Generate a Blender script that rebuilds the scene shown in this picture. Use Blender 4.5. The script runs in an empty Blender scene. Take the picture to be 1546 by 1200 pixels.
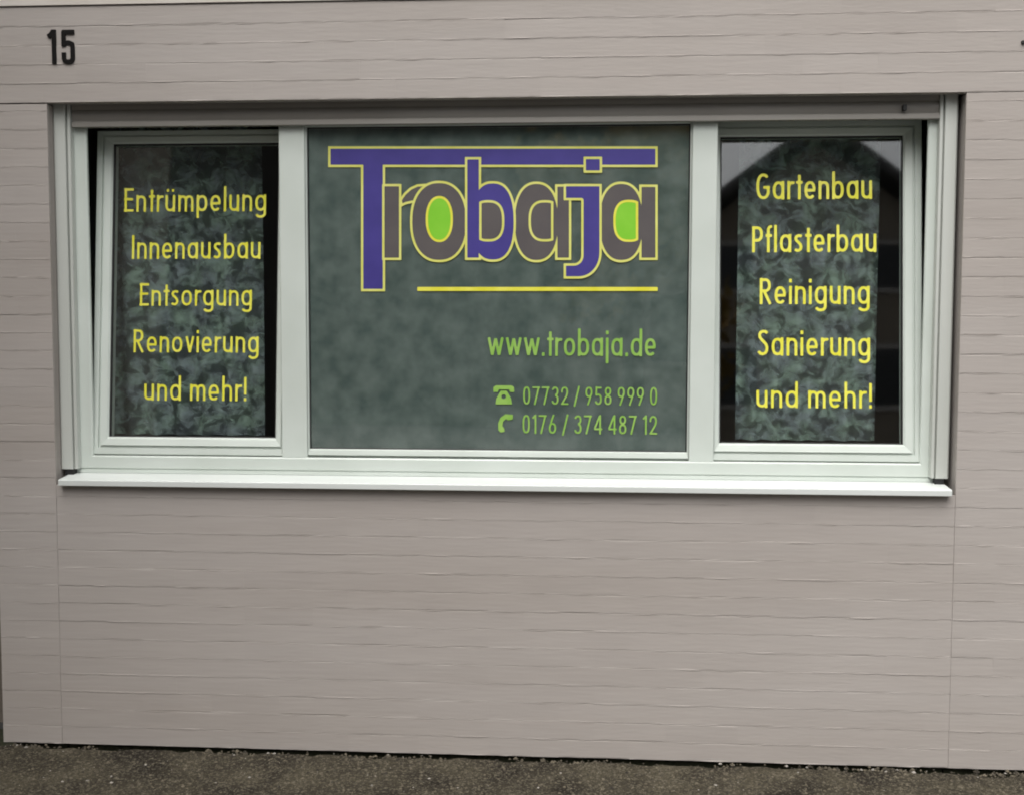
import bpy, bmesh, math, random
import numpy as np
from mathutils import Matrix, Vector

random.seed(7)
rng = np.random.default_rng(7)
S = bpy.context.scene
C = S.collection
rad = math.radians

# ------------------------------------------------------------------ camera
cam = bpy.data.cameras.new('camera')
cam.sensor_width = 36.0
cam.lens = 36.0 * 1700.0 / 1546.0
cam.clip_start = 0.05
cam.clip_end = 500.0
cam_o = bpy.data.objects.new('camera', cam)
C.objects.link(cam_o)
def cam_matrix(loc, pitch, yaw, roll):
    cy, sy, cp, sp = math.cos(yaw), math.sin(yaw), math.cos(pitch), math.sin(pitch)
    f = Vector((-sy*cp, cy*cp, -sp)); r = Vector((cy, sy, 0)); d = f.cross(r)
    c, s = math.cos(roll), math.sin(roll)
    r2 = r*c + d*s; d2 = -r*s + d*c
    m = Matrix((r2, -d2, -f)).transposed().to_4x4()
    m.translation = loc
    return m
cam_o.matrix_world = cam_matrix(Vector((0, -3.89, 1.55)), rad(3.69), rad(3.85), rad(-0.12))
S.camera = cam_o

# ------------------------------------------------------------------ light: overcast daylight
SUN_EL, SUN_AZ = rad(58), rad(-12)          # azimuth measured from -Y (street side) towards +X
to_sun = Vector((math.sin(SUN_AZ)*math.cos(SUN_EL), -math.cos(SUN_AZ)*math.cos(SUN_EL), math.sin(SUN_EL)))
world = bpy.data.worlds.new('World'); S.world = world; world.use_nodes = True
wn, wl = world.node_tree.nodes, world.node_tree.links
bg = wn['Background']
sky = wn.new('ShaderNodeTexSky'); sky.sky_type = 'NISHITA'; sky.sun_disc = False
sky.sun_elevation = SUN_EL; sky.sun_rotation = math.atan2(to_sun.x, to_sun.y)
sky.air_density = 1.0; sky.dust_density = 5.0; sky.ozone_density = 1.0
hsv = wn.new('ShaderNodeHueSaturation'); hsv.inputs['Saturation'].default_value = 0.18
wl.new(sky.outputs[0], hsv.inputs['Color']); wl.new(hsv.outputs[0], bg.inputs['Color'])
bg.inputs['Strength'].default_value = 0.10
sun = bpy.data.lights.new('sun', 'SUN'); sun.energy = 1.4; sun.angle = rad(70); sun.color = (1.0, 0.97, 0.93)
sun_o = bpy.data.objects.new('sun', sun); C.objects.link(sun_o)
sun_o.rotation_euler = to_sun.to_track_quat('Z', 'Y').to_euler()
sun_o.location = (3, -6, 9)
S.view_settings.view_transform = 'Standard'; S.view_settings.look = 'None'
S.view_settings.exposure = 0.86; S.view_settings.gamma = 1.0
S.view_settings.use_curve_mapping = False
S.cycles.use_denoising = True
S.cycles.filter_width = 1.9
S.cycles.transparent_max_bounces = 16

# ------------------------------------------------------------------ materials
def new_mat(name):
    m = bpy.data.materials.new(name); m.use_nodes = True
    return m, m.node_tree.nodes, m.node_tree.links, m.node_tree.nodes['Principled BSDF']

def surf(name, col, col2=None, scale=6.0, detail=5.0, rough=0.7, bump=0.0, bump_scale=200.0, spec=0.5,
         rnd=0.0, stretch=(1, 1, 1), metal=0.0, coords='pos', lo=0.35, hi=0.65, bump_dist=0.002, streak=0.0):
    """diffuse paint-like surface: two tones mixed by noise, per-object tint, fine bump"""
    m, n, l, p = new_mat(name)
    p.inputs['Roughness'].default_value = rough
    p.inputs['Specular IOR Level'].default_value = spec
    p.inputs['Metallic'].default_value = metal
    if coords == 'pos':
        src = n.new('ShaderNodeNewGeometry').outputs['Position']
    else:
        src = n.new('ShaderNodeTexCoord').outputs['Object']
    mp = n.new('ShaderNodeMapping'); mp.inputs['Scale'].default_value = stretch
    l.new(src, mp.inputs['Vector'])
    out = None
    if col2 is None:
        rgb = n.new('ShaderNodeRGB'); rgb.outputs[0].default_value = (*col, 1); out = rgb.outputs[0]
    else:
        t = n.new('ShaderNodeTexNoise'); t.inputs['Scale'].default_value = scale; t.inputs['Detail'].default_value = detail
        l.new(mp.outputs[0], t.inputs['Vector'])
        mr = n.new('ShaderNodeMapRange'); mr.inputs['From Min'].default_value = lo; mr.inputs['From Max'].default_value = hi
        l.new(t.outputs['Fac'], mr.inputs['Value'])
        mx = n.new('ShaderNodeMix'); mx.data_type = 'RGBA'
        l.new(mr.outputs[0], mx.inputs['Factor'])
        mx.inputs[6].default_value = (*col, 1); mx.inputs[7].default_value = (*col2, 1)
        out = mx.outputs[2]
    if streak:
        ms = n.new('ShaderNodeMapping'); ms.inputs['Scale'].default_value = (0.045, 0.3, 1); l.new(src, ms.inputs['Vector'])
        ts = n.new('ShaderNodeTexNoise'); ts.inputs['Scale'].default_value = 95; ts.inputs['Detail'].default_value = 3; l.new(ms.outputs[0], ts.inputs['Vector'])
        rs = n.new('ShaderNodeMapRange'); rs.inputs['From Min'].default_value = 0.3; rs.inputs['From Max'].default_value = 0.7
        rs.inputs['To Min'].default_value = 1 - streak; rs.inputs['To Max'].default_value = 1 + streak; l.new(ts.outputs['Fac'], rs.inputs['Value'])
        hs_ = n.new('ShaderNodeHueSaturation'); l.new(out, hs_.inputs['Color']); l.new(rs.outputs[0], hs_.inputs['Value']); out = hs_.outputs[0]
    if rnd:
        oi = n.new('ShaderNodeObjectInfo')
        mr2 = n.new('ShaderNodeMapRange'); mr2.inputs['To Min'].default_value = 1 - rnd; mr2.inputs['To Max'].default_value = 1 + rnd
        l.new(oi.outputs['Random'], mr2.inputs['Value'])
        h = n.new('ShaderNodeHueSaturation'); l.new(out, h.inputs['Color']); l.new(mr2.outputs[0], h.inputs['Value'])
        out = h.outputs[0]
    l.new(out, p.inputs['Base Color'])
    if bump:
        t2 = n.new('ShaderNodeTexNoise'); t2.inputs['Scale'].default_value = bump_scale; t2.inputs['Detail'].default_value = 4
        l.new(mp.outputs[0], t2.inputs['Vector'])
        b = n.new('ShaderNodeBump'); b.inputs['Strength'].default_value = bump; b.inputs['Distance'].default_value = bump_dist
        l.new(t2.outputs['Fac'], b.inputs['Height']); l.new(b.outputs[0], p.inputs['Normal'])
    return m

M = {}
M['paint'] = surf('taupe_masonry_paint', (0.360, 0.325, 0.298), (0.402, 0.370, 0.347), scale=2.3, rough=0.8, bump=0.42,
                  bump_scale=120, spec=0.3, rnd=0.007, stretch=(0.16, 1, 1), bump_dist=0.0016, streak=0.035)
M['core'] = surf('painted_mortar', (0.32, 0.29, 0.268), (0.36, 0.332, 0.31), scale=3, rough=0.85, bump=0.4, bump_scale=120)
M['plaster'] = surf('light_plaster', (0.56, 0.52, 0.47), (0.60, 0.56, 0.52), scale=5, rough=0.9, bump=0.6, bump_scale=160)
M['pvc'] = surf('white_pvc', (0.555, 0.605, 0.558), (0.60, 0.65, 0.607), scale=4, rough=0.35, bump=0.05, bump_scale=60)
M['sill'] = surf('white_sill', (0.60, 0.63, 0.605), (0.65, 0.68, 0.66), scale=7, rough=0.4, bump=0.08, bump_scale=80, stretch=(0.3, 1, 1))
M['rail'] = surf('guide_rail_white', (0.48, 0.50, 0.465), (0.54, 0.56, 0.525), scale=5, rough=0.4, stretch=(1, 1, 0.2))
M['slat'] = surf('grey_brown_shutter', (0.28, 0.265, 0.24), (0.32, 0.305, 0.28), scale=6, rough=0.5, stretch=(0.3, 1, 1))
M['black'] = surf('black_rubber', (0.012, 0.012, 0.012), rough=0.6)
M['numeral'] = surf('black_numeral', (0.006, 0.005, 0.005), rough=0.5, spec=0.2)
M['yellow'] = surf('yellow_vinyl', (0.70, 0.67, 0.035), (0.78, 0.75, 0.10), scale=18, rough=0.45)
M['pale'] = surf('pale_yellow_vinyl', (0.64, 0.64, 0.13), (0.70, 0.70, 0.20), scale=14, rough=0.45)
M['blue'] = surf('blue_violet_vinyl', (0.045, 0.034, 0.215), (0.055, 0.042, 0.25), scale=10, rough=0.45)
M['taupe'] = surf('taupe_vinyl', (0.082, 0.072, 0.074), (0.096, 0.085, 0.084), scale=10, rough=0.5)
M['green'] = surf('green_vinyl', (0.20, 0.56, 0.022), (0.24, 0.60, 0.035), scale=10, rough=0.45)
M['text'] = surf('light_green_vinyl', (0.22, 0.44, 0.065), (0.30, 0.50, 0.11), scale=22, rough=0.45)
M['room'] = surf('dim_room', (0.10, 0.095, 0.09), (0.13, 0.125, 0.115), scale=2, rough=0.9)
M['blind'] = surf('grey_green_blind', (0.112, 0.150, 0.141), (0.222, 0.262, 0.248), scale=15, detail=8, rough=0.9, bump=0.3, bump_scale=300, lo=0.3, hi=0.7)

def glass_mat(name, f0, tint):
    m, n, l, p = new_mat(name); n.remove(p)
    out = n['Material Output']
    lw = n.new('ShaderNodeLayerWeight'); lw.inputs['Blend'].default_value = 0.5
    pw = n.new('ShaderNodeMath'); pw.operation = 'POWER'; pw.inputs[1].default_value = 5.0
    l.new(lw.outputs['Facing'], pw.inputs[0])
    mr = n.new('ShaderNodeMapRange'); mr.inputs['To Min'].default_value = f0; mr.inputs['To Max'].default_value = 1.0
    l.new(pw.outputs[0], mr.inputs['Value'])
    tr = n.new('ShaderNodeBsdfTransparent'); tr.inputs['Color'].default_value = (*tint, 1)
    gl = n.new('ShaderNodeBsdfGlossy'); gl.inputs['Roughness'].default_value = 0.03
    geo = n.new('ShaderNodeNewGeometry')
    nz = n.new('ShaderNodeTexNoise'); nz.inputs['Scale'].default_value = 2.2; nz.inputs['Detail'].default_value = 0
    l.new(geo.outputs['Position'], nz.inputs['Vector'])
    bp = n.new('ShaderNodeBump'); bp.inputs['Strength'].default_value = 0.25; bp.inputs['Distance'].default_value = 0.004
    l.new(nz.outputs['Fac'], bp.inputs['Height']); l.new(bp.outputs[0], gl.inputs['Normal'])
    mx = n.new('ShaderNodeMixShader'); l.new(mr.outputs[0], mx.inputs[0]); l.new(tr.outputs[0], mx.inputs[1]); l.new(gl.outputs[0], mx.inputs[2])
    l.new(mx.outputs[0], out.inputs['Surface'])
    return m
M['glass'] = glass_mat('window_glass', 0.115, (0.93, 0.95, 0.94))

def lace_mat():
    """net curtain with a woven leaf pattern: dense leaves on a thin see-through ground"""
    m, n, l, p = new_mat('leaf_lace')
    geo = n.new('ShaderNodeNewGeometry')
    mp = n.new('ShaderNodeMapping'); mp.inputs['Scale'].default_value = (1, 0.0, 1)
    l.new(geo.outputs['Position'], mp.inputs['Vector'])
    nz = n.new('ShaderNodeTexNoise'); nz.inputs['Scale'].default_value = 9; nz.inputs['Detail'].default_value = 2
    l.new(mp.outputs[0], nz.inputs['Vector'])
    add = n.new('ShaderNodeMix'); add.data_type = 'RGBA'; add.blend_type = 'LINEAR_LIGHT'; add.inputs['Factor'].default_value = 0.085
    l.new(mp.outputs[0], add.inputs[6]); l.new(nz.outputs['Color'], add.inputs[7])
    ws = []
    for ang in (38, -52, 80):
        rt = n.new('ShaderNodeVectorRotate'); rt.rotation_type = 'Y_AXIS'; rt.inputs['Angle'].default_value = rad(ang)
        l.new(add.outputs[2], rt.inputs['Vector'])
        mm = n.new('ShaderNodeMapping'); mm.inputs['Scale'].default_value = (1.0, 1.0, 0.30); l.new(rt.outputs[0], mm.inputs['Vector'])
        t = n.new('ShaderNodeTexNoise'); t.inputs['Scale'].default_value = 31; t.inputs['Detail'].default_value = 1.0
        l.new(mm.outputs[0], t.inputs['Vector']); ws.append(t.outputs['Fac'])
    mx1 = n.new('ShaderNodeMath'); mx1.operation = 'MAXIMUM'; l.new(ws[0], mx1.inputs[0]); l.new(ws[1], mx1.inputs[1])
    mx2 = n.new('ShaderNodeMath'); mx2.operation = 'MAXIMUM'; l.new(mx1.outputs[0], mx2.inputs[0]); l.new(ws[2], mx2.inputs[1])
    big = n.new('ShaderNodeTexNoise'); big.inputs['Scale'].default_value = 17; big.inputs['Detail'].default_value = 2; l.new(mp.outputs[0], big.inputs['Vector'])
    mul = n.new('ShaderNodeMath'); mul.operation = 'ADD'; l.new(mx2.outputs[0], mul.inputs[0]); l.new(big.outputs['Fac'], mul.inputs[1])
    mr = n.new('ShaderNodeMapRange'); mr.inputs['From Min'].default_value = 0.96; mr.inputs['From Max'].default_value = 1.30
    mr.inputs['To Min'].default_value = 0.13; mr.inputs['To Max'].default_value = 0.92
    l.new(mul.outputs[0], mr.inputs['Value'])
    cr = n.new('ShaderNodeMix'); cr.data_type = 'RGBA'
    cr.inputs[6].default_value = (0.36, 0.42, 0.45, 1); cr.inputs[7].default_value = (0.40, 0.52, 0.45, 1)
    n3 = n.new('ShaderNodeTexNoise'); n3.inputs['Scale'].default_value = 12; l.new(mp.outputs[0], n3.inputs['Vector'])
    mr3 = n.new('ShaderNodeMapRange'); mr3.inputs['From Min'].default_value = 0.38; mr3.inputs['From Max'].default_value = 0.62; l.new(n3.outputs['Fac'], mr3.inputs['Value']); l.new(mr3.outputs[0], cr.inputs['Factor']); l.new(cr.outputs[2], p.inputs['Base Color'])
    p.inputs['Roughness'].default_value = 0.95; p.inputs['Specular IOR Level'].default_value = 0.1
    l.new(mr.outputs[0], p.inputs['Alpha'])
    return m
M['lace'] = lace_mat()

def ground_mat():
    m, n, l, p = new_mat('worn_asphalt')
    geo = n.new('ShaderNodeNewGeometry')
    n1 = n.new('ShaderNodeTexNoise'); n1.inputs['Scale'].default_value = 5; n1.inputs['Detail'].default_value = 6
    n2 = n.new('ShaderNodeTexVoronoi'); n2.inputs['Scale'].default_value = 150
    n3 = n.new('ShaderNodeTexNoise'); n3.inputs['Scale'].default_value = 130; n3.inputs['Detail'].default_value = 3
    for t in (n1, n2, n3): l.new(geo.outputs['Position'], t.inputs['Vector'])
    a = n.new('ShaderNodeMix'); a.data_type = 'RGBA'
    a.inputs[6].default_value = (0.018, 0.014, 0.009, 1); a.inputs[7].default_value = (0.070, 0.060, 0.039, 1)
    r1 = n.new('ShaderNodeMapRange'); r1.inputs['From Min'].default_value = 0.35; r1.inputs['From Max'].default_value = 0.65
    l.new(n1.outputs['Fac'], r1.inputs['Value']); l.new(r1.outputs[0], a.inputs['Factor'])
    b = n.new('ShaderNodeMix'); b.data_type = 'RGBA'; b.blend_type = 'MIX'
    b.inputs[7].default_value = (0.20, 0.178, 0.13, 1)
    sp = n.new('ShaderNodeSeparateColor'); l.new(n2.outputs['Color'], sp.inputs[0])
    r2 = n.new('ShaderNodeMapRange'); r2.inputs['From Min'].default_value = 0.62; r2.inputs['From Max'].default_value = 1.0
    r2.inputs['To Max'].default_value = 0.55
    l.new(sp.outputs[0], r2.inputs['Value']); l.new(r2.outputs[0], b.inputs['Factor']); l.new(a.outputs[2], b.inputs[6])
    c = n.new('ShaderNodeMix'); c.data_type = 'RGBA'; c.blend_type = 'MULTIPLY'; c.inputs['Factor'].default_value = 0.8
    r3 = n.new('ShaderNodeMapRange'); r3.inputs['From Min'].default_value = 0.3; r3.inputs['From Max'].default_value = 0.7
    r3.inputs['To Min'].default_value = 0.45; r3.inputs['To Max'].default_value = 1.35
    l.new(n3.outputs['Fac'], r3.inputs['Value']); l.new(b.outputs[2], c.inputs[6]); l.new(r3.outputs[0], c.inputs[7])
    l.new(c.outputs[2], p.inputs['Base Color'])
    p.inputs['Roughness'].default_value = 0.9; p.inputs['Specular IOR Level'].default_value = 0.25
    bp = n.new('ShaderNodeBump'); bp.inputs['Strength'].default_value = 0.9; bp.inputs['Distance'].default_value = 0.006
    l.new(n2.outputs['Distance'], bp.inputs['Height']); l.new(bp.outputs[0], p.inputs['Normal'])
    return m
M['asphalt'] = ground_mat()
M['road'] = surf('road_asphalt', (0.045, 0.045, 0.045), (0.065, 0.063, 0.06), scale=8, rough=0.9, bump=0.6, bump_scale=120)
M['kerb'] = surf('concrete_kerb', (0.28, 0.27, 0.25), (0.34, 0.33, 0.31), scale=10, rough=0.9, bump=0.4)
M['stone'] = surf('grit_stone', (0.022, 0.018, 0.012), (0.135, 0.115, 0.080), scale=60, detail=2, rough=0.9)
M['flake'] = surf('pale_paint_flakes', (0.20, 0.185, 0.16), (0.38, 0.35, 0.31), scale=80, rough=0.9)
M['moss'] = surf('dark_moss', (0.018, 0.022, 0.010), (0.035, 0.036, 0.018), scale=60, rough=1.0)
M['farwall'] = surf('far_render_beige', (0.26, 0.225, 0.18), (0.31, 0.27, 0.22), scale=1.2, rough=0.9)
M['housewall'] = surf('far_render_brown', (0.16, 0.135, 0.11), (0.20, 0.17, 0.14), scale=1.2, rough=0.9)
M['darkwood'] = surf('dark_boarding', (0.040, 0.037, 0.032), (0.06, 0.055, 0.047), scale=2, rough=0.8, stretch=(6, 6, 0.4))
M['tiles'] = surf('dark_roof_tiles', (0.030, 0.027, 0.026), (0.05, 0.044, 0.04), scale=4, rough=0.8)
M['farframe'] = surf('far_window_frame', (0.45, 0.43, 0.40), rough=0.5)
M['farglass'] = surf('far_window_glass', (0.012, 0.014, 0.016), rough=0.08)
M['bark'] = surf('tree_bark', (0.07, 0.055, 0.04), (0.11, 0.09, 0.07), scale=12, rough=0.95)
M['leaf'] = surf('autumn_leaves', (0.36, 0.22, 0.045), (0.22, 0.18, 0.05), scale=1.5, rough=0.8)
M['needle'] = surf('dark_needles', (0.018, 0.028, 0.016), (0.03, 0.042, 0.022), scale=1.5, rough=0.9)

# ------------------------------------------------------------------ object helpers
def tag(o, label=None, cat=None, group=None, kind=None):
    if label: o['label'] = label
    if cat: o['category'] = cat
    if group: o['group'] = group
    if kind: o['kind'] = kind
    return o
def empty(name, loc=(0, 0, 0)):
    o = bpy.data.objects.new(name, None); C.objects.link(o); o.location = loc; o.empty_display_size = 0.1
    return o
def link_mesh(name, me, mat, parent=None, loc=None):
    if mat is not None and not me.materials: me.materials.append(mat)
    o = bpy.data.objects.new(name, me); C.objects.link(o)
    if parent is not None: o.parent = parent
    if loc is not None: o.location = loc
    return o
def from_data(name, verts, faces, mat, parent=None, loc=None, smooth=False):
    me = bpy.data.meshes.new(name); me.from_pydata([tuple(v) for v in verts], [], [tuple(f) for f in faces])
    me.validate(); me.update()
    if smooth:
        for p in me.polygons: p.use_smooth = True
    return link_mesh(name, me, mat, parent, loc)
class MB:
    def __init__(s): s.v = []; s.f = []
    def add(s, vs, fs):
        k = len(s.v); s.v += [tuple(v) for v in vs]; s.f += [tuple(i + k for i in f) for f in fs]
    def box(s, x0, x1, y0, y1, z0, z1):
        s.add([(x0,y0,z0),(x1,y0,z0),(x1,y1,z0),(x0,y1,z0),(x0,y0,z1),(x1,y0,z1),(x1,y1,z1),(x0,y1,z1)],
              [(3,2,1,0),(4,5,6,7),(0,1,5,4),(1,2,6,5),(2,3,7,6),(3,0,4,7)])
    def build(s, name, mat, parent=None, loc=None, bevel=0.0, smooth=False):
        o = from_data(name, s.v, s.f, mat, parent, loc, smooth)
        if bevel:
            b = o.modifiers.new('bevel', 'BEVEL'); b.width = bevel; b.segments = 2; b.limit_method = 'ANGLE'
        return o
def box(name, x0, x1, y0, y1, z0, z1, mat, parent=None, bevel=0.0):
    m = MB(); m.box(x0, x1, y0, y1, z0, z1)
    return m.build(name, mat, parent, bevel=bevel)
def extrude_profile(name, pts, axis, a0, a1, mat, parent=None, bevel=0.0):
    """closed 2-D profile swept along an axis: axis 'z' -> pts are (x, y); axis 'x' -> pts are (y, z)"""
    n = len(pts); vs = []
    for a in (a0, a1):
        for p in pts: vs.append((p[0], p[1], a) if axis == 'z' else (a, p[0], p[1]))
    fs = [(i, (i+1) % n, n + (i+1) % n, n + i) for i in range(n)] + [tuple(range(n))[::-1], tuple(range(n, 2*n))]
    me = bpy.data.meshes.new(name); bm = bmesh.new()
    bv = [bm.verts.new(v) for v in vs]
    for f in fs: bm.faces.new([bv[i] for i in f])
    bmesh.ops.recalc_face_normals(bm, faces=bm.faces); bm.to_mesh(me); bm.free()
    o = link_mesh(name, me, mat, parent)
    if bevel:
        b = o.modifiers.new('bevel', 'BEVEL'); b.width = bevel; b.segments = 2; b.limit_method = 'ANGLE'
    return o
def ring(name, outer, inner, prof, mat, parent=None):
    """mitred rectangular frame; outer/inner = (x0, x1, z0, z1); prof = list of (t, y), t from outer 0 to inner 1"""
    vs, fs = [], []
    for t, y in prof:
        r = [o + (i - o) * t for o, i in zip(outer, inner)]
        vs += [(r[0], y, r[2]), (r[1], y, r[2]), (r[1], y, r[3]), (r[0], y, r[3])]
    for k in range(len(prof) - 1):
        for i in range(4):
            j = (i + 1) % 4
            fs.append((4*k + i, 4*k + j, 4*k + 4 + j, 4*k + 4 + i))
    k = len(prof) - 1
    for i in range(4):
        j = (i + 1) % 4; fs.append((4*k + i, 4*k + j, j, i))
    me = bpy.data.meshes.new(name); bm = bmesh.new()
    bv = [bm.verts.new(v) for v in vs]
    for f in fs:
        try: bm.faces.new([bv[i] for i in f])
        except ValueError: pass
    bmesh.ops.recalc_face_normals(bm, faces=bm.faces); bm.to_mesh(me); bm.free()
    return link_mesh(name, me, mat, parent)

# ------------------------------------------------------------------ flat lettering: signed distance -> marching squares
def sd_poly(P, X, Z):
    P = np.asarray(P, float); d = np.full(X.shape, 1e9); ins = np.zeros(X.shape, bool)
    for i in range(len(P)):
        a, b = P[i], P[(i + 1) % len(P)]; e = b - a
        wx, wz = X - a[0], Z - a[1]
        t = np.clip((wx*e[0] + wz*e[1]) / max(e @ e, 1e-12), 0, 1)
        d = np.minimum(d, (wx - e[0]*t)**2 + (wz - e[1]*t)**2)
        c = (a[1] > Z) != (b[1] > Z)
        with np.errstate(divide='ignore', invalid='ignore'):
            xi = a[0] + (Z - a[1]) / (b[1] - a[1] if b[1] != a[1] else 1e-12) * e[0]
        ins ^= c & (X < xi)
    d = np.sqrt(d)
    return np.where(ins, -d, d)
def sd_stroke(pts, h, X, Z):
    """polyline of half-width h, flat ends, round joins"""
    d = np.full(X.shape, 1e9)
    for i in range(len(pts) - 1):
        a, b = np.asarray(pts[i], float), np.asarray(pts[i + 1], float)
        L = np.hypot(*(b - a))
        if L < 1e-9: continue
        u = (b - a) / L; m = (a + b) / 2
        lx = np.abs((X - m[0])*u[0] + (Z - m[1])*u[1]) - L/2
        lz = np.abs(-(X - m[0])*u[1] + (Z - m[1])*u[0]) - h
        d = np.minimum(d, np.maximum(lx, lz))
        if i > 0: d = np.minimum(d, np.hypot(X - a[0], Z - a[1]) - h)
    if len(pts) > 2 and np.hypot(*(np.subtract(pts[0], pts[-1]))) < 1e-6:
        d = np.minimum(d, np.hypot(X - pts[0][0], Z - pts[0][1]) - h)
    return d
def march(fn, x0, x1, z0, z1, cell, merge=True):
    nx, nz = int(math.ceil((x1 - x0) / cell)) + 1, int(math.ceil((z1 - z0) / cell)) + 1
    xs, zs = x0 + cell*np.arange(nx), z0 + cell*np.arange(nz)
    X, Z = np.meshgrid(xs, zs); D = fn(X, Z)
    vs, fs = [], []
    for j in range(nz - 1):
        run = None
        inside = D[j:j+2] < 0
        full = inside[0, :-1] & inside[0, 1:] & inside[1, :-1] & inside[1, 1:]
        some = inside[0, :-1] | inside[0, 1:] | inside[1, :-1] | inside[1, 1:]
        for i in range(nx):
            fl = i < nx - 1 and full[i]
            if fl and run is None: run = i
            if run is not None and (not fl or not merge):
                e = i if not fl else i + 1
                k = len(vs); vs += [(xs[run], zs[j]), (xs[e], zs[j]), (xs[e], zs[j+1]), (xs[run], zs[j+1])]
                fs.append((k, k+1, k+2, k+3)); run = None
            if i < nx - 1 and some[i] and not full[i]:
                cs = [(xs[i], zs[j], D[j, i]), (xs[i+1], zs[j], D[j, i+1]), (xs[i+1], zs[j+1], D[j+1, i+1]), (xs[i], zs[j+1], D[j+1, i])]
                poly = []
                for q in range(4):
                    a, b = cs[q], cs[(q + 1) % 4]
                    if a[2] < 0: poly.append((a[0], a[1]))
                    if (a[2] < 0) != (b[2] < 0):
                        t = a[2] / (a[2] - b[2]); poly.append((a[0] + (b[0]-a[0])*t, a[1] + (b[1]-a[1])*t))
                if len(poly) >= 3:
                    k = len(vs); vs += poly; fs.append(tuple(range(k, k + len(poly))))
    return vs, fs

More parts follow.
